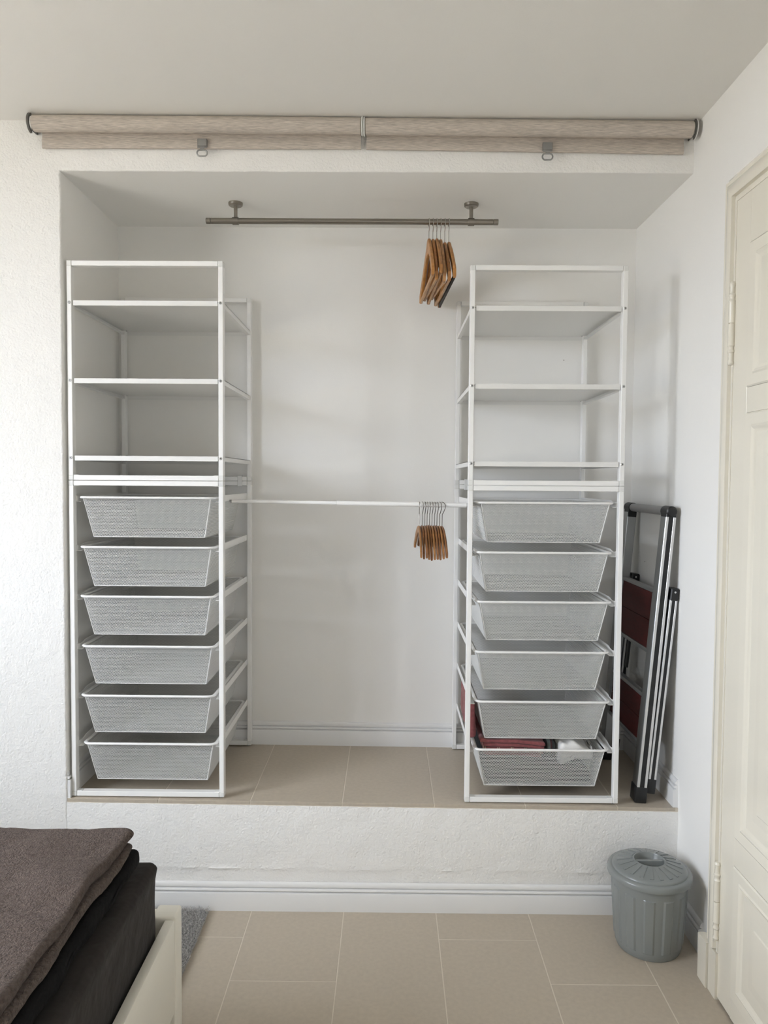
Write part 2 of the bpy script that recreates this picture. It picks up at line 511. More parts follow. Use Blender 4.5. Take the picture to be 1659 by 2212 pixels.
# stiles and rails stand proud of the leaf
for (z0, z1) in ((0.006, panels[2][0]), (panels[2][1], panels[1][0]), (panels[1][1], panels[0][0]), (panels[0][1], DH)):
    obj('rail', MB().box(XD - .002, XD + .01, PY0, PY1, z0, z1), 'door', dr)
for a, b in ((PY1, leafY), (YE, PY0)):
    obj('stile', MB().box(XD - .002, XD + .01, a, b, 0.006, DH, 0.0015), 'door', dr)
for z0, z1 in panels:
    mb = MB()
    frame_rect(mb, PY0 + .001, PY1 - .001, z0 + .001, z1 - .001, [(0, XD + .004), (0.0, XD - .0025), (0.004, XD - .0055), (0.030, XD - .0035), (0.0345, XD - .006), (0.040, XD - .004), (0.046, XD + .001), (0.053, XD + .003)])
    obj('panel_moulding', mb, 'door', dr, smooth=25)
    mb = MB()
    frame_rect(mb, PY0 + .052, PY1 - .052, z0 + .052, z1 - .052, [(0, XD + .004), (0.055, XD + .0005), (0.058, XD - .002), (0.0585, XD - .002)])
    mb.add([(XD - .002, PY0 + .1105, z0 + .1105), (XD - .002, PY1 - .1105, z0 + .1105), (XD - .002, PY1 - .1105, z1 - .1105), (XD - .002, PY0 + .1105, z1 - .1105)], [(0, 1, 2, 3)])
    obj('door_panel', mb, 'door', dr, smooth=25)
# casing: profile (distance outward from the opening, x)
CP = [(-0.012, XR), (-0.012, XD - .004), (-0.004, XD - .0045), (0.0, XD + .001), (0.006, XD + .001), (0.008, XD - .009), (0.018, XD - .012), (0.040, XD - .008), (0.048, XD - .003),
      (0.056, XD - .004), (0.062, XD + .004), (0.074, XD + .012), (0.076, XD + .018), (0.076, XR)]
mb = MB(); zt = DH + .004
yo = leafY + .004
pr = []
for seg in range(4):
    ring = []
    for d, xx in CP:
        if seg == 0: ring.append((xx, yo + d, 0.13))
        if seg == 1: ring.append((xx, yo + d, zt + d))
        if seg == 2: ring.append((xx, YE - .004 - d, zt + d))
        if seg == 3: ring.append((xx, YE - .004 - d, 0.13))
    pr.append(ring)
struct('trim_1', mb.bridge(pr), 'door', smooth=28)
for side in (0, 1):
    mb = MB()
    poly = [(XR, 0.0), (XR, 0.118), (XR - .012, 0.121), (XR - .040, 0.1275), (XR - .056, 0.1275), (XR - .056, 0)]
    y1, y2 = (yo - .012, yo + .088) if side == 0 else (YE - .092, YE + .008)
    for (ya, yb, dx) in ((y1, y1 + .045, 0.004), (y1 + .047, y2, -0.002)):
        mb.prism([(a + (dx if a < XR - .03 else 0), b) for a, b in poly], 'Y', ya, yb)
    obj('plinth_block', mb, 'door', bpy.data.objects['trim_1'])
def hinge(zc):
    h = 0.108
    prof = [(0, -h), (0.006, -h), (0.0085, -h + .006), (0.006, -h + .014), (0.0065, -h + .03), (0.009, -h + .033), (0.009, -h + .037), (0.007, -h + .040), (0.007, -h + .046), (0.0095, -h + .05), (0.0085, -h + .053),
            (0.0085, -.0012), (0.0045, -.0011), (0.0045, .0011), (0.0085, .0012), (0.0085, h - .053), (0.0095, h - .05), (0.007, h - .046), (0.007, h - .040), (0.009, h - .037), (0.009, h - .033), (0.0065, h - .03), (0.006, h - .014), (0.0085, h - .006), (0.006, h), (0, h)]
    obj('hinge', MB().lathe(prof, 14, (XD - .008, leafY - .004, zc)), 'door', dr)
hinge(1.462 + Z0); hinge(-0.088 + Z0)
# door handle on the far stile (outside the picture)
o = obj('door_handle', MB().tube([(XD - .002, YE + .05, 1.05), (XD - .05, YE + .05, 1.05), (XD - .055, YE + .06, 1.05), (XD - .055, YE + .17, 1.05)], 0.009, 10), 'nickel', dr)

# ------------------------------------------------------------------ roller blinds above the niche
def blind(x0, x1, clipx, label, left_end, zA, zB, bA, bB):
    zc, rr, yc = (zA + zB) / 2 + Z0, 0.0247, -0.055
    tilt = (zA - zB) / (x1 - x0)
    t = thing('roller_blind', label, 'blind', ((x0 + x1) / 2, YF, zc), group=None)
    t.rotation_euler = (0, tilt, 0)
    def loc(mb):
        mb.v = [(p[0] - (x0 + x1) / 2, p[1] - YF, p[2] - zc) for p in mb.v]; return mb
    obj('rolled_fabric', loc(MB().lathe([(rr - .002, x0), (rr, x0 + .002), (rr, x1 - .002), (rr - .002, x1)], 40, (0, yc, zc), 'X')), 'blind', t)
    fx0, fx1 = (x0 + .014, x1 - .001) if left_end else (x0 + .003, x1 - .014)
    yfab = YF - .012
    rings = []
    for xx, zb in ((fx0, bA + Z0 - tilt * (x1 - x0) / 2), (fx1, bB + Z0 + tilt * (x1 - x0) / 2)):
        rings.append([(xx, p, q) for p, q in ((yc + rr * .9, zc - .004), (yfab, zc - .022), (yfab - .001, zb + .03), (yfab - .0035, zb + .022), (yfab - .0035, zb + .003), (yfab - .002, zb), (yfab + .0035, zb), (yfab + .005, zb + .003),
                     (yfab + .005, zb + .022), (yfab + .0018, zb + .03), (yfab + .0018, zc - .02), (yc + rr * .9 + .0015, zc - .002))])
    obj('hanging_fabric', loc(MB().bridge(rings)), 'blind', t)
    # end brackets
    def bracket(x, s, m, r=0.0285, w=.004):
        pts = []
        for k in range(0, 19):
            a = math.radians(100 + 170 * k / 18)      # arc below and in front of the roller
            pts.append((yc + r * math.cos(a) * 0.95, zc + r * math.sin(a)))
        inner = [(yc + (p[0] - yc) * .72, zc + (p[1] - zc) * .72) for p in reversed(pts)]
        obj('bracket', loc(MB().prism(pts + inner, 'X', x, x + s * w)), m, t)
        obj('bracket_arm', loc(MB().box(min(x, x + s * w), max(x, x + s * w), yc + .006, YF - .00003, zc - .018, zc + .022, 0.001)), m, t)
    if left_end:
        bracket(x0 - .004, -1, 'bracket', 0.030, .006)
        obj('end_cap', loc(MB().lathe([(0, x1 + .001), (rr + .0015, x1 + .001), (rr + .003, x1 + .003), (rr + .003, x1 + .0055), (0, x1 + .0055)], 32, (0, yc, zc), 'X')), 'joint', t)
    else:
        bracket(x1 + .003, 1, 'bracket', 0.030, .003)
        bracket(x1 + .0062, 1, 'joint', 0.0305, .003)
        obj('end_cap', loc(MB().lathe([(0, x0 - .0055), (rr + .003, x0 - .0055), (rr + .003, x0 - .003), (rr + .0015, x0 - .001), (0, x0 - .001)], 32, (0, yc, zc), 'X')), 'joint', t)
    # pull clip
    cz = 2.0925 + Z0 if left_end else 2.0855 + Z0
    y = yfab - .006
    cl = obj('pull_clip', loc(MB().box(clipx - .015, clipx + .015, y - .007, y + .013, cz - .012, cz + .011, 0.0012)), 'grey_metal', t)
    obj('hinge_pin', loc(MB().tube([(clipx - .0145, y - .006, cz - .016), (clipx + .0145, y - .006, cz - .016)], 0.0026, 10)), 'grey_metal', cl)
    obj('hinge_tab', loc(MB().box(clipx - .006, clipx + .006, y - .007, y - .005, cz - .026, cz - .012)), 'grey_metal', cl)
    ring = []
    for k in range(28):
        a = 2 * math.pi * k / 28
        cx = 0.0065 if math.cos(a) > 0 else -0.0065
        ring.append((clipx + cx + 0.0095 * math.cos(a), y - .006, cz - .0335 + 0.0095 * math.sin(a)))
    obj('pull_ring', loc(MB().tube(ring, 0.0024, 8, closed=True)), 'grey_metal', cl)
    return t
blind(-0.073, 0.940, 0.445, 'oatmeal fabric roller blind rolled up over the niche, on the plaster pier side', True, 2.1400, 2.1350, 2.0768, 2.0778)
blind(0.953, 1.958, 1.519, 'oatmeal fabric roller blind rolled up over the niche, on the door side', False, 2.1340, 2.1283, 2.0772, 2.0660)

# ------------------------------------------------------------------ ceiling-hung metal clothes rail
ry, rz_, rr = 0.262, 1.953 + Z0, 0.0102
t = thing('clothes_rail', 'brushed nickel clothes rail hung from the niche ceiling on two posts', 'clothes rail', (0.9, ry, ZS))
def L(mb, o=(0.9, ry, ZS)):
    mb.v = [(p[0] - o[0], p[1] - o[1], p[2] - o[2]) for p in mb.v]; return mb
obj('rail_tube', L(MB().lathe([(rr - .001, 0.400), (rr, 0.401), (rr, 1.392), (rr - .001, 1.393)], 28, (0, ry, rz_), 'X')), 'nickel', t)
for a, b in ((0.3835, 0.3995), (1.3935, 1.4105)):
    obj('end_cap', L(MB().lathe([(0, a), (rr - .001, a), (rr + .0002, a + .001), (rr + .0002, b - .001), (rr - .001, b), (0, b)], 28, (0, ry, rz_), 'X')), 'nickel', t)
for px in (0.4875, 1.3155):
    zt = ZS + 0.0
    b = obj('support_post', L(MB().lathe([(0.0066, rz_ + .008), (0.0066, zt - .011)], 20, (px, ry, 0))), 'nickel', t)
    obj('ceiling_flange', L(MB().lathe([(0, zt - .0118), (0.021, zt - .0118), (0.0245, zt - .009), (0.0252, zt - .004), (0.0252, zt + .003), (0, zt + .003)], 36, (px, ry, 0))), 'nickel', b)
    obj('clamp_ring', L(MB().lathe([(rr + .0002, px - .0105), (rr + .0032, px - .0105), (rr + .0032, px + .0105), (rr + .0002, px + .0105)], 28, (0, ry, rz_), 'X')), 'nickel', b)

# ------------------------------------------------------------------ storage frames
PW, PD = 0.0152, 0.025
def make_frame(name, label, h, ox, oz, upper, mirror):
    t = thing(name, label, 'storage frame', (ox, 0, oz), group=None)
    Wd, Dp = 0.5, 0.51
    base = 0.0 if upper else 0.004
    posts = {}
    for sx in (0, 1):
        for sy in (0, 1):
            x0 = 0 if sx == 0 else Wd - PW
            y0 = 0 if sy == 0 else Dp - PD
            posts[sx, sy] = obj('post', MB().box(x0, x0 + PW, y0, y0 + PD, base + .016, h - .0165, 0.0012), 'powder', t)
    for sy in (0, 1):
        y0 = 0 if sy == 0 else Dp - PD
        for z0 in (base + .0004, h - .0164):
            obj('crossbar', MB().box(PW + .0012, Wd - PW - .0012, y0 + .0004, y0 + PD - .0004, z0, z0 + .016, 0.0012), 'powder', t)
            for sx in (0, 1):
                x0 = 0 if sx == 0 else Wd - PW
                mb = MB().box(x0 - .0003, x0 + PW + .0003, y0 - .0003, y0 + PD + .0003, z0 - .0002, z0 + .0164, 0.0015)
                if z0 > 0.1 and (upper):
                    mb.box(x0 + .004, x0 + PW - .004, y0 + .006, y0 + PD - .006, z0 + .0163, z0 + .0185, 0.0008)
                xa = x0 + PW if sx == 0 else x0 - .017
                lo = (z0 + .0155, z0 + .0172) if z0 < 0.1 else (z0 - .0012, z0 + .0006)
                if (z0 < 0.1) == upper or not upper:
                    mb.box(xa, xa + .017, y0 + .003, y0 + PD - .003, lo[0], lo[1], 0.0004)
                obj('corner_joint', mb, 'joint', t)
    if not upper:
        for sx in (0, 1):
            for sy in (0, 1):
                obj('foot', MB().lathe([(0, 0.0), (0.006, 0.0), (0.0065, 0.004), (0, 0.004)], 12, ((PW / 2 + .006) if sx == 0 else Wd - PW / 2 - .006, (PD / 2) if sy == 0 else Dp - PD / 2, 0.0003)), 'grey_plastic', t)
    if upper:
        for k, zs in enumerate((1.6065, 1.359, 1.111)):
            z = zs - 1.04 if not mirror else zs - 1.04 - .002
            th = .0158
            sh = MB()
            sh.box(PW + .004, Wd - PW - .003, 0.004, 0.0055, z - th / 2, z + th / 2)              # front lip
            sh.box(PW + .004, Wd - PW - .004, Dp - .0055, Dp - .004, z - th / 2, z + th / 2)      # back lip
            sh.box(0.003, 0.0045, PD + .002, Dp - PD - .002, z - th / 2, z + th / 2)              # side lips
            sh.box(Wd - .0045, Wd - .003, PD + .002, Dp - PD - .002, z - th / 2, z + th / 2)
            sh.box(PW + .004, Wd - PW - .003, 0.0045, PD + .003, z + th / 2 - .0015, z + th / 2)
            sh.box(PW + .004, Wd - PW - .003, Dp - PD - .003, Dp - .0045, z + th / 2 - .0015, z + th / 2)
            sh.box(0.003, Wd - .003, PD + .002, Dp - PD - .002, z + th / 2 - .0015, z + th / 2)    # pan
            # turned-in flanges under the lips
            sh.box(0.0045, 0.017, PD + .002, Dp - PD - .002, z - th / 2, z - th / 2 + .0012)
            sh.box(Wd - .017, Wd - .0045, PD + .002, Dp - PD - .002, z - th / 2, z - th / 2 + .0012)
            sh.box(PW + .004, Wd - PW - .004, 0.0055, 0.012, z - th / 2, z - th / 2 + .0012)
            so = obj('shelf', sh, 'shelf', t, smooth=0)
            for xx in (0.020, Wd - .020):
                for yy in (0.020, Dp - .020):
                    obj('fixing_hole_shade', MB().lathe([(0, 0), (0.0026, 0), (0.0026, -.0004), (0, -.0004)], 10, (xx, yy, z + th / 2 - .0016)), 'hole', so)  # no recess cut: flat disc coloured dark for the shade in the hole
            for sx in (0, 1):
                xx = PW / 2 + .0005 if sx == 0 else Wd - PW / 2 - .0005
                s = obj('screw', MB().lathe([(0, -.0018), (0.0033, -.0018), (0.0048, -.0006), (0.0048, .0004), (0, .0004)], 18, (xx, 0, z + .001), 'Y'), 'screw', posts[sx, 0])
                obj('screw_socket_shade', MB().lathe([(0, -.0022), (0.0017, -.0022), (0.0017, -.0017), (0, -.0017)], 6, (xx, 0, z + .001), 'Y'), 'hole', s)  # socket's inner shade painted as a dark disc on the screw head
    else:
        for zr in RIMS:
            for sx in (0, 1):
                def X(v): return v if sx == 0 else Wd - v
                mb = MB()
                y1, y2 = PD * .6, Dp - .022
                # side plate with an S-curved front end where it hooks into the post
                poly = [(y1, zr - .0125), (y2, zr - .0125), (y2, zr + .0085), (y1 + .075, zr + .0085), (y1 + .062, zr + .0075), (y1 + .048, zr + .0035), (y1 + .030, zr + .0015), (y1 + .012, zr + .0035), (y1, zr + .0060)]
                a, b = sorted((X(.0158), X(.0172)))
                mb.prism(poly, 'X', a, b)
                a, b = sorted((X(.0158), X(.0312)))
                mb.box(a, b, y1 + .004, y2, zr - .0135, zr - .0122)
                a, b = sorted((X(.0302), X(.0314)))
                mb.box(a, b, y1 + .02, y2, zr - .0135, zr - .0100)
                obj('runner', mb, 'powder', t, smooth=0)
    # clips joining the two stacked frames at the rear and front
    if upper:
        for (xx, yy) in ((Wd - .043, Dp) if not mirror else (.044, Dp), ):
            obj('stacking_clip', MB().box(xx - .008, xx + .008, yy - PD - .0035, yy - PD - .0006, -.0205, .0205, 0.0008).box(xx - .008, xx + .008, yy - PD - .003, yy - PD + .012, .0178, .0205, 0.0004).box(xx - .008, xx + .008, yy - PD - .003, yy - PD + .012, -.0205, -.0182, 0.0004), 'joint', t)
    return t
RIMS = [0.985, 0.824, 0.663, 0.4995, 0.337, 0.178]
XA, XB = 0.0, 1.2887
ZA, ZB_ = nz(0.25), nz(1.54) 
make_frame('storage_frame', 'tall white steel frame holding six mesh baskets, standing by the plaster pier', 1.04, XA, ZA, False, False)
make_frame('shelf_frame', 'white steel frame with three shelves, stacked above the baskets by the plaster pier', 0.70, XA, ZA + 1.0408, True, False)
make_frame('storage_frame', 'tall white steel frame holding six mesh baskets, standing beside the step ladder', 1.04, XB, ZB_, False, True)
make_frame('shelf_frame', 'white steel frame with three shelves, stacked above the baskets beside the step ladder', 0.70, XB, ZB_ + 1.0408, True, True)

# ------------------------------------------------------------------ mesh baskets
def expanded_mesh(corners, name, pitch=0.0052, row=0.0049, hole=0.76, t=0.0009):
    """real perforated sheet: hexagonal cells with a hole each, clipped to a planar quad (tl, tr, br, bl)"""
    tl, tr, br, bl = [np.array(c, float) for c in corners]
    e1 = (tr - tl); wid = np.linalg.norm(e1); e1 /= wid
    nrm = np.cross(e1, bl - tl); nrm /= np.linalg.norm(nrm)
    e2 = np.cross(nrm, e1)
    if np.dot(e2, bl - tl) < 0: e2 = -e2
    q = np.array([[np.dot(c - tl, e1), np.dot(c - tl, e2)] for c in (tl, tr, br, bl)])
    a = pitch / 2; h2 = row / 2 - a * a / (2 * row); h1 = row - h2
    hx = np.array([[0, h1], [a, h2], [a, -h2], [0, -h1], [-a, -h2], [-a, h2]])
    umin, umax = q[:, 0].min(), q[:, 0].max(); vmax = q[:, 1].max()
    cen = []
    j = 0; v = row * 0.5
    while v < vmax:
        u = np.arange(umin + (a if j % 2 else 0), umax + pitch, pitch)
        cen.append(np.c_[u, np.full_like(u, v)]); v += row; j += 1
    cen = np.concatenate(cen)
    ok = np.ones(len(cen), bool)
    for i in range(4):
        p, r = q[i], q[(i + 1) % 4]
        d = r - p; cr_ = d[0] * (cen[:, 1] - p[1]) - d[1] * (cen[:, 0] - p[0])
        ok &= cr_ / np.linalg.norm(d) > -0.0002
    cen = cen[ok]; N = len(cen)
    out = cen[:, None, :] + hx[None]; inn = cen[:, None, :] + np.array([[0, h1 * .86], [a * .77, h2 * .42], [a * .77, -h2 * .42], [0, -h1 * .86], [-a * .77, -h2 * .42], [-a * .77, h2 * .42]])[None] * hole / 0.76
    P = np.concatenate([out, inn], 1)                         # N,12,2
    top = tl + P[..., :1] * e1 + P[..., 1:] * e2 + nrm * t / 2
    bot = top - nrm * t
    vs = np.concatenate([top, bot], 1).reshape(-1, 3)         # 24 per cell
    fb = []
    for k in range(6):
        k2 = (k + 1) % 6
        fb += [[k, k2, 6 + k2, 6 + k], [12 + k2, 12 + k, 18 + k, 18 + k2], [6 + k, 6 + k2, 18 + k2, 18 + k]]
    fb = np.array(fb)
    fs = (fb[None] + (np.arange(N) * 24)[:, None, None]).reshape(-1, 4)
    me = bpy.data.meshes.new(name)
    me.vertices.add(len(vs)); me.vertices.foreach_set('co', vs.astype(np.float32).ravel())
    me.loops.add(fs.size); me.loops.foreach_set('vertex_index', fs.astype(np.int32).ravel())
    me.polygons.add(len(fs)); me.polygons.foreach_set('loop_start', (np.arange(len(fs)) * 4).astype(np.int32))
    me.update(calc_edges=True)
    me.materials.append(MT['wire'])
    return me

def rrect(hw, y0, y1, r, z, n=6):
    pts = []
    for (cx, cyy, a0) in ((hw - r, y0 + r, -90), (hw - r, y1 - r, 0), (-hw + r, y1 - r, 90), (-hw + r, y0 + r, 180)):
        for k in range(n + 1):
            a = math.radians(a0 + 90 * k / n)
            pts.append((cx + r * math.cos(a), cyy + r * math.sin(a), z))
    return pts

def make_basket():
    t = thing('mesh_basket', 'x', 'basket', (0, 0, 0), 'white mesh drawer baskets')
    obj('rim', MB().tube(rrect(0.2165, 0.003, 0.492, 0.022, 0.0), 0.0058, 8, closed=True, sq=0.72), 'powder', t)
    hw, bw = 0.2065, 0.182
    yf, yb, bf, bb = 0.0115, 0.484, 0.034, 0.464
    zt, zb = -0.003, -0.129
    A = [(-hw, yf, zt), (hw, yf, zt), (hw, yb, zt), (-hw, yb, zt)]
    Bq = [(-bw, bf, zb), (bw, bf, zb), (bw, bb, zb), (-bw, bb, zb)]
    obj('mesh_panel', expanded_mesh((A[0], A[1], Bq[1], Bq[0]), 'mesh_front'), None, t)
    obj('mesh_panel', expanded_mesh((A[1], A[2], Bq[2], Bq[1]), 'mesh_side_a'), None, t)
    obj('mesh_panel', expanded_mesh((A[2], A[3], Bq[3], Bq[2]), 'mesh_rear'), None, t)
    obj('mesh_panel', expanded_mesh((A[3], A[0], Bq[0], Bq[3]), 'mesh_side_b'), None, t)
    obj('mesh_panel', expanded_mesh((Bq[0], Bq[1], Bq[2], Bq[3]), 'mesh_floor'), None, t)
    for i in range(4):
        obj('corner_fold', MB().tube([A[i], Bq[i]], 0.0021, 6), 'wire', t)
        obj('bottom_fold', MB().tube([Bq[i], Bq[(i + 1) % 4]], 0.0018, 6), 'wire', t)
    return t
proto = make_basket()
order = ['topmost basket', 'second basket from the top', 'third basket from the top', 'fourth basket from the top', 'fifth basket from the top', 'lowest basket']
wob = [(0, 0), (0.001, -.001), (-.001, 0), (0.002, .001), (-.001, 0), (0.005, .002)]
first = True
for (ox, oz, what) in ((XA, ZA, 'by the plaster pier'), (XB, ZB_, 'beside the step ladder')):
    for k, z in enumerate(RIMS):
        b = proto if first else copy_tree(proto)
        first = False
        dx, dy = wob[k] if ox == XA else (-wob[(k + 2) % 6][0], wob[(k + 3) % 6][1])
        b.location = (ox + .25 + dx, dy, oz + z)
        fill = ', empty' if not (ox == XB and k == 5) else ', filled with folded cloths'
        b['label'] = 'white mesh basket, %s in the frame %s%s' % (order[k], what, fill if k == 5 else '')

# ------------------------------------------------------------------ white telescopic rod and its small hangers
pA, pB = Vector((0.4835, 0.166, 0.9705 + Z0 - .0005)), Vector((1.3055, 0.128, 0.9635 + Z0 - .001))
dv = pB - pA
t = thing('telescopic_rod', 'white telescopic clothes rod spanning between the two basket frames', 'clothes rod', pA)
def TT(f): return pA + dv * f - pA
obj('inner_tube', MB().tube([TT(0.012), TT(0.47)], 0.0063, 18), 'powder', t)
obj('outer_tube', MB().tube([TT(0.452), TT(0.990)], 0.0082, 18), 'powder', t)
obj('collar', MB().tube([TT(0.450), TT(0.4535)], 0.0086, 18), 'joint', t)
obj('end_plug', MB().tube([TT(0.003), TT(0.0119)], 0.0052, 14), 'grey_plastic', t)
obj('end_plug', MB().tube([TT(0.9901), TT(0.999)], 0.0066, 14), 'grey_plastic', t)

def hook_path(r, stem, kink=0.006):
    """hook centred on the origin of the bar, stem running down"""
    pts = []
    for k in range(0, 15):
        a = math.radians(200 - 245 * k / 14)
        pts.append((0, -r * math.cos(a), r * math.sin(a)))
    e = pts[-1]
    pts.append((0, e[1] * .45, e[2] - r * .75))
    pts.append((0, 0.0, -r * 1.75)); pts.append((0, 0, -r * 1.95)); pts.append((0, 0, -stem))
    return pts

def arm_body(top, low, th, bend=0.0, n=28):
    ya, yb = top[0][0], top[-1][0]
    ty = [p[0] for p in top]; tz = [p[1] for p in top]
    lo = sorted(low); ly = [p[0] for p in lo]; lz = [p[1] for p in lo]
    prof = []
    for k in range(n + 1):
        y = ya + (yb - ya) * k / n
        a, b = np.interp(y, ty, tz), np.interp(y, ly, lz)
        dx = bend * (abs(y) / yb) ** 1.6
        e = min(.0022, (a - b) * .25)
        prof.append([(dx - th, y, a - e), (dx - th + e, y, a), (dx + th - e, y, a), (dx + th, y, a - e), (dx + th, y, b + e), (dx + th - e, y, b), (dx - th + e, y, b), (dx - th, y, b + e)])
    return MB().bridge(prof)
def small_hanger():
    t = thing('wooden_hanger', 'small curved brown wooden hanger on the white telescopic rod', 'hanger', (0, 0, 0), 'small hangers on the white rod')
    up_, lo = [], []
    n = 16
    for k in range(n + 1):
        y = -0.122 + 0.244 * k / n; a = abs(y) / 0.122
        up_.append((y, -0.066 - 0.074 * a ** 1.9))
    for k in range(n + 1):
        y = 0.113 - 0.226 * k / n; a = abs(y) / 0.113
        lo.append((y, -0.089 - 0.066 * a ** 1.8 - 0.004 * a))
    th = 0.0034
    mb = arm_body(up_, lo, th, -.003)
    obj('hanger_body', mb, 'wood_b', t)
    obj('hook', MB().tube(hook_path(0.0150, 0.068), 0.0012, 6), 'steel_dark', t)
    return t
sh = small_hanger()
necks = [1.1375, 1.1483, 1.1565, 1.1645, 1.173, 1.1815, 1.190, 1.1985, 1.207, 1.2155]
for k, xn in enumerate(necks):
    h = sh if k == 0 else copy_tree(sh)
    f = (xn - pA.x) / dv.x
    p = pA + dv * f
    h['label'] = 'small curved wooden hanger on the white rod, %s from the basket frame beside the ladder' % ['tenth', 'ninth', 'eighth', 'seventh', 'sixth', 'fifth', 'fourth', 'third', 'second', 'first'][k]
    h.location = (xn, p.y, p.z - 0.0060)
    yaw = math.radians([3.2, 2.4, 2.7, 3.0, 3.4, 3.8, 4.3, 4.8, 5.3, 5.8][k])
    h.rotation_euler = (random.uniform(-.02, .02) + [.06, .11, .06, .13, .15, .12, .12, .12, .10, .05][k], 0, yaw)
    for c in h.children:
        if c.name.startswith('hanger_body'):
            c.data = c.data.copy()
            c.data.materials.clear(); c.data.materials.append(MT[['wood_e', 'wood_d', 'wood_d', 'wood_e', 'wood_d', 'wood_e', 'wood_d', 'wood_d', 'wood_e', 'wood_d'][k]])
        else:
            c.rotation_euler = (0, 0, math.radians([-4, 6, 5, 4, 3, 3, 4, 6, 16, 34][k]))

# ------------------------------------------------------------------ trouser hangers on the metal rail
def trouser_hanger():
    t = thing('trouser_hanger', 'light wooden trouser hanger with bare bar on the nickel rail', 'hanger', (0, 0, 0), 'trouser hangers on the nickel rail')
    top = [(-0.205, -0.205), (-0.198, -0.196), (-0.150, -0.158), (-0.080, -0.103), (-0.040, -0.078), (-0.018, -0.060), (-0.013, -0.056), (0.013, -0.056), (0.018, -0.060), (0.040, -0.078), (0.080, -0.103), (0.150, -0.158), (0.198, -0.196), (0.205, -0.205)]
    low = [(0.206, -0.232), (0.196, -0.236), (0.145, -0.193), (0.080, -0.140), (0.030, -0.112), (0.0, -0.107), (-0.030, -0.112), (-0.080, -0.140), (-0.145, -0.193), (-0.196, -0.236), (-0.206, -0.232)]
    th = 0.0052
    obj('hanger_body', arm_body(top, low, th, -.0075, 40), 'wood_a', t)
    obj('trouser_bar', MB().box(-.0042 - .007, .0042 - .007, -0.196, 0.196, -0.2345, -0.2225, 0.0015), 'wood_c', t)
    obj('hook', MB().tube(hook_path(0.0165, 0.060), 0.0013, 7), 'chrome', t)
    return t
th0 = trouser_hanger()
spec = [(1.168, 0, 3.2, 0.00, 'wood_a', 'wood_c'), (1.182, 0, 3.0, 0.06, 'wood_a', 'wood_c'), (1.195, 0, 2.9, -.02, 'wood_b', 'wood_c'),
        (1.209, 0, 2.8, 0.09, 'wood_c', 'wood_c'), (1.2235, -.012, 2.9, 0.02, 'wood_b', 'wood_c'), (1.2375, -.012, 3.3, -.02, 'wood_a', 'felt')]
for k, (xn, dz, yaw, rx, m1, m2) in enumerate(spec):
    h = th0 if k == 0 else copy_tree(th0)
    h.location = (xn, ry, rz_ - 0.0045)
    h.rotation_euler = (rx, 0, math.radians(yaw))
    for c in h.children:
        if c.name.startswith('hook'):
            if dz:
                c.data = c.data.copy()
                for v in c.data.vertices:
                    if v.co.z < -0.05: v.co.z += dz
        else:
            c.data = c.data.copy(); c.data.materials.clear()
            c.data.materials.append(MT[m1 if c.name.startswith('hanger_body') else m2])
            c.location.z = dz
    if k == 5:
        h['label'] = 'wooden trouser hanger with dark grey felt bar on the nickel rail'
    else:
        h['label'] = 'wooden trouser hanger with bare bar, %s from the support post of the nickel rail' % ['sixth', 'fifth', 'fourth', 'third', 'second'][k]

# ------------------------------------------------------------------ folded step ladder leaning on the right wall
zl = nz(1.9)
t = thing('step_ladder', 'folded aluminium step ladder with dark red treads leaning on the wall', 'ladder', (1.87, 0.24, zl))
O = Vector((1.87, 0.24, zl))
def LL(mb):
    mb.v = [(p[0] - O.x, p[1] - O.y, p[2] - O.z) for p in mb.v]; return mb
NB, NT = Vector((1.868, 0, zl)), Vector((1.949, 0, zl + .955))     # front stile centre line (x,z)
ld = (NT - NB).normalized(); ln = Vector((ld.z, 0, -ld.x))          # ln points to +x
def at(zrel, y): 
    f = zrel / .955
    p = NB.lerp(NT, f); return Vector((p.x, y, p.z))
HW = .0165
stile_y = [(0.018, 0.066), (0.404, 0.452)]
for k, (y0, y1) in enumerate(stile_y):
    ymid, hy = (y0 + y1) / 2, (y1 - y0) / 2
    s = obj('front_stile', LL(MB().obox(at(.035, ymid), at(.945, ymid), ln * HW, Vector((0, hy, 0)), 0.002)), 'alu', t)
    for yo_ in ((y0,) if k == 0 else ()):
        mb = MB().obox(at(.036, yo_ - .0004), at(.944, yo_ - .0004), ln * HW * .42, Vector((0, .0009, 0)))
        obj('black_inlay', LL(mb), 'black_gloss', s)
        for q in (-1, 1):
            c0, c1 = at(.036, yo_ - .0002) + ln * HW * .72 * q, at(.944, yo_ - .0002) + ln * HW * .72 * q
            obj('bright_edge', LL(MB().obox(c0, c1, ln * HW * .26, Vector((0, .0014, 0)), 0.0004)), 'alu_light', s)
    obj('foot', LL(MB().obox(at(0.001, ymid), at(.055, ymid), ln * (HW + .003), Vector((0, hy + .003, 0)), 0.004, 2)), 'black', s)
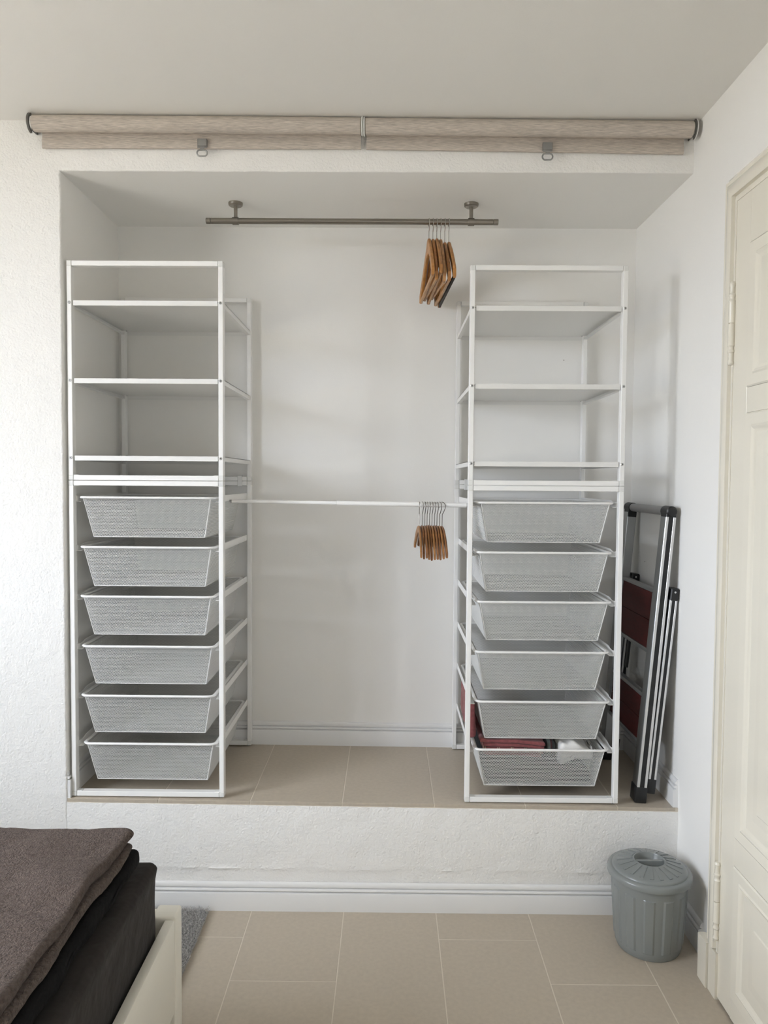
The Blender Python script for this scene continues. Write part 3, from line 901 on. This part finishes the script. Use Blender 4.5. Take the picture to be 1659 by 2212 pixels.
# rear legs
RB, RT = Vector((1.8985, 0, zl)), Vector((1.9655, 0, zl + .70))
rd = (RT - RB).normalized(); rn = Vector((rd.z, 0, -rd.x))
def atr(zrel, y):
    p = RB.lerp(RT, zrel / .70); return Vector((p.x, y, p.z))
for k, (y0, y1) in enumerate(((0.019, 0.062), (0.408, 0.450))):
    ymid, hy = (y0 + y1) / 2, (y1 - y0) / 2
    s = obj('rear_leg', LL(MB().obox(atr(.045, ymid), atr(.690, ymid), rn * .0125, Vector((0, hy, 0)), 0.002)), 'alu', t)
    obj('black_inlay', LL(MB().obox(atr(.046, y0 - .0004), atr(.689, y0 - .0004), rn * .0052, Vector((0, .0009, 0)))), 'black_gloss', s)
    for q in (-1, 1):
        obj('bright_edge', LL(MB().obox(atr(.046, y0 - .0002) + rn * .0088 * q, atr(.689, y0 - .0002) + rn * .0088 * q, rn * .0033, Vector((0, .0014, 0)), 0.0004)), 'alu_light', s)
    obj('foot', LL(MB().obox(atr(0.032, ymid), atr(.082, ymid), rn * .0145, Vector((0, hy + .003, 0)), 0.004, 2)), 'black', s)
    obj('pivot_bracket', LL(MB().obox(atr(.672, ymid - hy * .2), atr(.712, ymid - hy * .2), rn * .0135, Vector((0, hy + .002, 0)), 0.003)), 'black', s)
    obj('rivet', LL(MB().lathe([(0, -.003), (.003, -.003), (.004, 0), (0, 0)], 12, tuple(atr(.7, y0 - .0045)), 'Y')), 'alu_light', s)
# handle
hz = at(.962, 0)
hb = obj('handle', LL(MB().tube([(hz.x, .070, hz.z), (hz.x, .400, hz.z)], .0150, 20)), 'grey_plastic', t)
for (y0, y1) in stile_y:
    obj('handle_cap', LL(MB().lathe([(0, y0 - .006), (.0135, y0 - .006), (.0175, y0 - .002), (.0178, y1 + .006), (.0150, y1 + .010), (0, y1 + .010)], 22, (hz.x, 0, hz.z), 'Y').obox(at(.925, (y0 + y1) / 2), at(.955, (y0 + y1) / 2), ln * HW * .98, Vector((0, .025, 0)), 0.002)), 'black', t)
# treads folded flat between the stiles
def tread(za, zb):
    y0, y1 = .068, .402
    fr = MB()
    off = -ln * .002
    for (z1, z2) in ((za, za + .014), (zb - .014, zb)):
        fr.obox(at(z1, (y0 + y1) / 2) + off, at(z2, (y0 + y1) / 2) + off, ln * .011, Vector((0, (y1 - y0) / 2, 0)), 0.003, 2)
    for yy in (y0 + .005, y1 - .005):
        fr.obox(at(za + .014, yy) + off, at(zb - .014, yy) + off, ln * .011, Vector((0, .005, 0)), 0.001)
    o = obj('tread', LL(fr), 'alu', t)
    zm = (za + zb) / 2
    for (z1, z2) in ((za + .0145, zm - .0008), (zm + .0008, zb - .0145)):
        obj('plank', LL(MB().obox(at(z1, (y0 + y1) / 2) + off, at(z2, (y0 + y1) / 2) + off, ln * .0085, Vector((0, (y1 - y0) / 2 - .0105, 0)), 0.0008)), 'redwood', o)
    return o
tread(.487, .702)
tread(.180, .352)
obj('cross_brace', LL(MB().tube([atr(.30, .062), atr(.30, .408)], .006, 10)), 'alu', t)
obj('tread_link', LL(MB().obox(atr(.40, .150), atr(.66, .150), rn * .004, Vector((0, .006, 0)))), 'black', t)
obj('tread_link', LL(MB().obox(atr(.36, .395), atr(.66, .395), rn * .004, Vector((0, .010, 0)))), 'black', t)

# ------------------------------------------------------------------ bin
bx, by = 1.832, -0.180
t = thing('waste_bin', 'round grey plastic bin with a lid standing on the floor beside the door', 'bin', (bx, by, 0))
n = 120; mb = MB(); rings = []
HB = 0.226
hs = [0.001, 0.004, 0.012, 0.024, 0.0265, 0.04, 0.08, 0.12, 0.16, 0.188, 0.1905, 0.21, HB]
for h in hs:
    R = 0.0955 + (0.1105 - 0.0955) * h / HB
    if h < 0.012: R -= 0.004 * (1 - h / 0.012)
    ring = []
    for k in range(n):
        a = 2 * math.pi * k / n
        ph = (k % 10)
        rib = 0.0030 if (2 <= ph <= 6 and 0.025 < h < 0.189) else 0.0
        ring.append(((R + rib) * math.cos(a), (R + rib) * math.sin(a), h))
    rings.append(ring)
vs = [p for r in rings for p in r]; fs = []
for i in range(len(rings) - 1):
    for k in range(n):
        k2 = (k + 1) % n
        fs.append((i * n + k, i * n + k2, (i + 1) * n + k2, (i + 1) * n + k))
fs.append(tuple(reversed(range(n))))
obj('bin_body', mb.add(vs, fs), 'bin', t, smooth=22)
lid = MB().lathe([(0.113, 0.2195), (0.1225, 0.2195), (0.1232, 0.2215), (0.1225, 0.232), (0.1195, 0.2365), (0.1145, 0.2385), (0.1095, 0.2385), (0.1088, 0.2415), (0.1060, 0.2445), (0.0985, 0.2470), (0.070, 0.2555), (0.050, 0.2605),
                  (0.047, 0.2630), (0.0445, 0.2630), (0.0430, 0.2605), (0.0425, 0.2450), (0.040, 0.2420), (0, 0.2420)], 72, (0, 0, 0), close=False)
lo = obj('lid', lid, 'bin', t, smooth=40)
hb = MB().box(-.0425, .0425, -.0045, .0045, 0.242, 0.2605, 0.0015)
ha = obj('lid_handle', hb, 'bin', lo); ha.rotation_euler = (0, 0, math.radians(1))
for k in range(20):
    a = 2 * math.pi * k / 20 + .05
    d = Vector((math.cos(a), math.sin(a), 0)); s_ = Vector((-math.sin(a), math.cos(a), 0))
    p0 = d * .0500 + Vector((0, 0, .2602)); p1 = d * .0945 + Vector((0, 0, .2480))
    obj('lid_rib', MB().obox(p0, p1, s_ * .0052, Vector((0, 0, .0019)), 0.0006), 'bin', lo)

# ------------------------------------------------------------------ bed
bedx0, bedx1, bedy0, bedy1 = -0.95, 0.528, -2.72, -0.60
t = thing('bed_frame', 'warm white painted bed frame with square corner posts', 'bed', ((bedx0 + bedx1) / 2, (bedy0 + bedy1) / 2, 0))
Ob = t.location.copy()
def LB(mb):
    mb.v = [(p[0] - Ob.x, p[1] - Ob.y, p[2]) for p in mb.v]; return mb
for (xa, ya) in ((bedx1 - .058, bedy1 - .058), (bedx0, bedy1 - .058), (bedx1 - .058, bedy0), (bedx0, bedy0)):
    obj('post', LB(MB().box(xa, xa + .058, ya, ya + .058, 0.001, 0.351, 0.006, 3)), 'bed_white', t)
for xa in (bedx1 - .0135, bedx0 + .0135):
    obj('side_rail', LB(MB().box(xa - .012, xa + .012, bedy0 + .058, bedy1 - .058, 0.118, 0.346, 0.003, 2)), 'bed_white', t)
for ya in (bedy1 - .034, bedy0 + .010):
    obj('end_rail', LB(MB().box(bedx0 + .058, bedx1 - .058, ya, ya + .024, 0.118, 0.346, 0.003, 2)), 'bed_white', t)
for k in range(16):
    yy = bedy0 + .12 + k * (bedy1 - bedy0 - .30) / 15
    obj('slat', LB(MB().box(bedx0 + .028, bedx1 - .028, yy, yy + .07, 0.262, 0.282)), 'bed_white', t)

def slab(x0, x1, y0, y1, z0, z1, r, nx, ny, amp=0.0, sc=6.0, seed=0.0, top=None, wav=0.0):
    """soft rounded slab: top and bottom grids meeting in a rounded side; top(x,y) adds height"""
    mb = MB()
    def prof(s, L_):
        pass
    us = np.linspace(-1, 1, nx); vs_ = np.linspace(-1, 1, ny)
    def edge(u, half):
        d = (1 - abs(u)) * half
        if d >= r: return 1.0
        q = 1 - d / r
        return math.sqrt(max(0.0, 1 - q * q))
    def remap(u):   # more points near the border
        return math.copysign(1 - (1 - abs(u)) ** 1.6, u)
    hx, hy = (x1 - x0) / 2, (y1 - y0) / 2; cx, cyy = (x0 + x1) / 2, (y0 + y1) / 2
    zc, hz_ = (z0 + z1) / 2, (z1 - z0) / 2
    for sgn in (1, -1):
        V = []
        for v in vs_:
            for u in us:
                ru, rv = remap(u), remap(v)
                x, y = cx + hx * ru, cyy + hy * rv
                e = min(edge(ru, hx), edge(rv, hy)) if True else 1
                e = edge(ru, hx) * edge(rv, hy)
                wx = wav * noise.noise((y * 5 + seed, 2.3, seed)) * max(0, abs(ru) - .5) * 2
                wy = wav * noise.noise((x * 5 + seed, 7.3, seed)) * max(0, abs(rv) - .5) * 2
                z = zc + sgn * hz_ * e
                nn = amp * (noise.noise((x * sc + seed, y * sc, seed)) + .5 * noise.noise((x * sc * 2.3, y * sc * 2.3 + seed, 1.7)))
                if sgn > 0:
                    z += nn * (0.35 + .65 * e)
                    if top: z += top(x, y) * (0.3 + .7 * e)
                else:
                    if top and top(x, y) and False: z += 0
                V.append((x + wx * math.copysign(1, ru), y + wy * math.copysign(1, rv), z))
        Fq = []
        for j in range(ny - 1):
            for i in range(nx - 1):
                a = j * nx + i
                q = (a, a + 1, a + nx + 1, a + nx)
                Fq.append(q if sgn > 0 else tuple(reversed(q)))
        mb.add(V, Fq)
    return mb

def soft(name, mb, m, label=None, cat=None, parent=None, weld=True):
    me = bpy.data.meshes.new(name)
    me.from_pydata(mb.v, [], mb.f)
    bm = bmesh.new(); bm.from_mesh(me)
    bmesh.ops.remove_doubles(bm, verts=list(bm.verts), dist=0.0004)
    bmesh.ops.recalc_face_normals(bm, faces=list(bm.faces))
    bm.to_mesh(me); bm.free(); me.shade_smooth()
    o = obj(name, me, m, parent)
    if label: tag(o, label, cat)
    return o

def rbox(x0, x1, y0, y1, z0, z1, r, step, disp=None, nz_=6):
    """dense rounded box; disp(p, n) returns a displacement along the normal"""
    def coords(a, b, st):
        e = [a + r * (1 - math.cos(t * math.pi / 2 / 5)) * 1.0 for t in range(6)]
        e2 = [b - r * (1 - math.cos(t * math.pi / 2 / 5)) * 1.0 for t in range(5, -1, -1)]
        n = max(1, int((b - a - 2 * r) / st))
        mid = [a + r + (b - a - 2 * r) * k / n for k in range(1, n)]
        return e + mid + e2
    X, Y, Z = coords(x0, x1, step), coords(y0, y1, step), coords(z0, z1, step)
    mb = MB()
    def P(x, y, z):
        q = Vector((x, y, z))
        c = Vector((min(max(x, x0 + r), x1 - r), min(max(y, y0 + r), y1 - r), min(max(z, z0 + r), z1 - r)))
        n = q - c
        if n.length < 1e-9: return q
        n.normalize()
        p = c + n * r
        if disp: p = p + disp(p, n)
        return p
    def face(A, B_, f, flip):
        vs = [f(a, b) for b in B_ for a in A]; fs = []
        na = len(A)
        for j in range(len(B_) - 1):
            for i in range(na - 1):
                k = j * na + i
                q = (k, k + 1, k + na + 1, k + na)
                fs.append(tuple(reversed(q)) if flip else q)
        mb.add(vs, fs)
    face(X, Y, lambda a, b: P(a, b, z1), False); face(X, Y, lambda a, b: P(a, b, z0), True)
    face(X, Z, lambda a, b: P(a, y0, b), False); face(X, Z, lambda a, b: P(a, y1, b), True)
    face(Y, Z, lambda a, b: P(x1, a, b), False); face(Y, Z, lambda a, b: P(x0, a, b), True)
    return mb
def N3(p, s, o=0.0): return noise.noise((p.x * s + o, p.y * s - o, p.z * s + 2 * o))
def d_matt(p, n):
    seam = 0.004 * math.exp(-((p.z - 0.498) / 0.006) ** 2) + 0.003 * math.exp(-((p.z - 0.30) / 0.006) ** 2)
    side = 1 - abs(n.z)
    sag = -0.002 * side * max(0, 0.47 - p.z) / 0.15
    return n * (0.0025 * N3(p, 7, 1.1) + 0.001 * N3(p, 19, 3.0) + seam * side + sag)
soft('mattress', rbox(-0.915, 0.4965, -2.635, -0.698, 0.2885, 0.512, 0.014, 0.022, d_matt), 'sheet', 'mattress in a fitted dark brown jersey sheet on the white bed', 'mattress')
def wr(p):
    a = p.x * 0.80 + p.y * 0.60          # long soft creases running towards the near left
    w = 1.5 * noise.noise((p.x * 2.2, p.y * 2.2, 3.3))
    return 0.013 * math.sin(a * 17 + 2.8 * w) * max(0, noise.noise((p.x * 1.9 + 5, p.y * 1.9, 1)) + .5) + 0.008 * noise.noise((p.x * 5, p.y * 5, 6))
def d_duv(p, n):
    f = (0.007 * N3(p, 6, 5.2) + 0.004 * N3(p, 17, 8.1)) * (0.0 if n.z < -.3 else 1.0)
    out = Vector((0, 0, 0))
    edge = max(0, 1 - abs(p.x - 0.474) / 0.10)
    # the corner is pulled out into a pinched tip
    c = max(0, 1 - (Vector((p.x - 0.474, p.y + 0.728, 0)).length / 0.09))
    out.x = 0.010 * c; out.y = 0.012 * c; out.z = 0.006 * c + (wr(p) if n.z > .2 else 0)
    return n * f * (1 - .5 * c) + out + Vector((0.012 * noise.noise((p.y * 9, 3, 1)) * edge, 0, 0))
soft('duvet', rbox(-0.90, 0.468, -2.5, -0.742, 0.517, 0.557, 0.018, 0.016, d_duv), 'duvet', 'black duvet lying on the mattress under the plush blanket', 'duvet')
bl = thing('blanket', 'taupe brown plush blanket folded over the black duvet on the bed', 'blanket', (0, -1.5, 0.575))
def LBk(mb):
    mb.v = [(p[0], p[1] + 1.5, p[2] - .575) for p in mb.v]; return mb
def d_top(p, n):
    e = Vector((0.016 * noise.noise((p.y * 6, 1, 2)) * max(0, n.x), 0.012 * noise.noise((p.x * 7, 8, 2)) * max(0, n.y), 0))
    return n * (0.004 * N3(p, 14, 2.0) + 0.0016 * N3(p, 60, 4.0)) + Vector((0, 0, wr(p))) + e
def d_und(p, n):
    e = Vector((0.014 * noise.noise((p.y * 7, 4, 9)) * max(0, n.x), 0.010 * noise.noise((p.x * 7, 8, 7)) * max(0, n.y), 0))
    return n * (0.003 * N3(p, 14, 7.0) + 0.0014 * N3(p, 60, 4.0)) + Vector((0, 0, wr(p))) + e
soft('under_fold', LBk(rbox(-0.86, 0.460, -2.3, -0.758, 0.566, 0.584, 0.0085, 0.014, d_und)), 'fleece', parent=bl)
soft('top_fold', LBk(rbox(-0.86, 0.452, -2.3, -0.742, 0.586, 0.612, 0.0125, 0.010, d_top)), 'fleece', parent=bl)

# ------------------------------------------------------------------ rug
t = thing('rug', 'shaggy grey rug on the tiles, reaching out from under the bed', 'rug', (0.0, -0.5, 0.0))
rx0, rx1, ry0, ry1 = -0.75, 0.458, -1.15, -0.048
obj('backing', MB().box(rx0 + .006, rx1 - .006, ry0 + .5 + .006, ry1 + .5 - .006, 0.0008, 0.006), 'rug', t)
rng = np.random.default_rng(3)
def pile(n, xa, xb, ya, yb):
    b = np.c_[rng.uniform(xa, xb, n), rng.uniform(ya, yb, n), np.full(n, .004)]
    ang = rng.uniform(0, 2 * np.pi, n); ln_ = rng.uniform(.009, .018, n); lean = rng.normal(0, .75, (n, 2))
    d = np.c_[np.cos(ang), np.sin(ang), np.zeros(n)] * rng.uniform(.0006, .0011, n)[:, None]
    tip = b + np.c_[lean * ln_[:, None], ln_]
    mid = b + np.c_[lean * ln_[:, None] * .35, ln_ * .6]
    return np.stack([b - d, b + d, mid + d, mid - d, tip], 1).reshape(-1, 3)
V = np.concatenate([pile(90000, 0.10, rx1, -0.62, ry1), pile(40000, rx0, 0.10, ry0, ry1)])
V[:, 0] = np.minimum(V[:, 0], 0.4675)
V[:, 1] = np.minimum(V[:, 1], -0.032) + 0.5
k = len(V) // 5
me = bpy.data.meshes.new('pile')
base = np.arange(k)[:, None] * 5
quads = (base + np.array([[0, 1, 2, 3]])).tolist(); tris = (base + np.array([[3, 2, 4]])).tolist()
me.from_pydata(V.tolist(), [], quads + tris)
me.materials.append(MT['pile'])
po = obj('pile', me, None, t); po['kind'] = 'stuff'

# ------------------------------------------------------------------ cloths in the lowest basket beside the ladder
zb0 = ZB_ + 0.178 - 0.129 + .004
def d_dark(p, n):
    f = min(1, max(0, (1.605 - p.x) / .03))
    return n * (.003 * N3(p, 20, 2.0)) * (1 if n.z > -.3 else 0) + Vector((0, 0, .035 * f * f * (3 - 2 * f) if p.z > zb0 + .02 else 0))
soft('folded_cloth', rbox(1.364, 1.712, .042, .42, zb0, zb0 + .042, .014, .010, d_dark), 'dark_cloth', 'dark charcoal cloth lying at the bottom of the lowest basket', 'cloth')
rt = thing('folded_throw', 'dusty red folded cotton throw in the lowest basket, with cream dashes', 'throw', (1.44, .2, zb0 + .05))
def LR(mb):
    mb.v = [(p[0] - 1.44, p[1] - .2, p[2] - zb0 - .05) for p in mb.v]; return mb
def d_cloth(o, amp=0.004, big=0.0):
    def f(p, n):
        return n * (amp * N3(p, 22, o) + amp * .5 * N3(p, 55, o + 3)) + Vector((0, 0, big * noise.noise((p.x * 9 + o, p.y * 6, o)) * (1 if n.z > 0 else 0)))
    return f
def d_red(o):
    g = d_cloth(o, .0025)
    def f(p, n):
        roll = 0.004 * math.exp(-((p.x - 1.345) / .016) ** 2)
        return g(p, n) + Vector((0, 0, roll - 0.10 * max(0, p.x - 1.46)))
    return f
for j, (za, zb2, ins, m) in enumerate(((.091, .105, .020, 'red_cloth'), (.106, .120, .010, 'red_check'), (.121, .133, .004, 'red_cloth'), (.134, .147, .0, 'red_cloth'))):
    soft('cloth_layer', LR(rbox(1.350 - .008 * (j == 3) + ins * .3, 1.558 - ins * .5, .036 + ins * .5, .42, zb0 + za, zb0 + zb2, .0055, .009, d_red(3 + j))), m, parent=rt)
o = soft('cloth_flap', LR(rbox(1.307, 1.3295, .07, .36, zb0 + .141, zb0 + .262, .009, .010, d_cloth(6.6, .004))), 'red_cloth', parent=rt)
soft('striped_cloth', rbox(1.560, 1.597, .050, .43, zb0 + .091, zb0 + .140, .018, .009, d_cloth(8.0, .004)), 'green_stripe', 'grey green striped cloth tucked beside the red throw in the basket', 'cloth')
def d_white(p, n):
    hump = 0.014 * math.exp(-((p.x - 1.645) / .030) ** 2 - ((p.y - .09) / .07) ** 2)
    slope = -0.25 * max(0, p.x - 1.64) * (1 if n.z > 0 else 0)
    under = (0.9 * max(0, p.x - 1.60) * .45 if n.z < .3 and p.z < zb0 + .08 else 0)
    fold = 0.010 * math.sin(p.x * 60 + p.y * 35 + 4 * noise.noise((p.x * 9, p.y * 9, 2))) * max(0, n.z)
    return n * (0.005 * N3(p, 20, 4.4) + .003 * N3(p, 45, 1.0)) + Vector((0, 0, hump + slope + under + fold * .5))
soft('white_cloth', rbox(1.606, 1.716, .030, .43, zb0 + .052, zb0 + .132, .016, .007, d_white), 'white_cloth', 'crumpled white cotton cloth in the lowest basket beside the ladder', 'cloth')
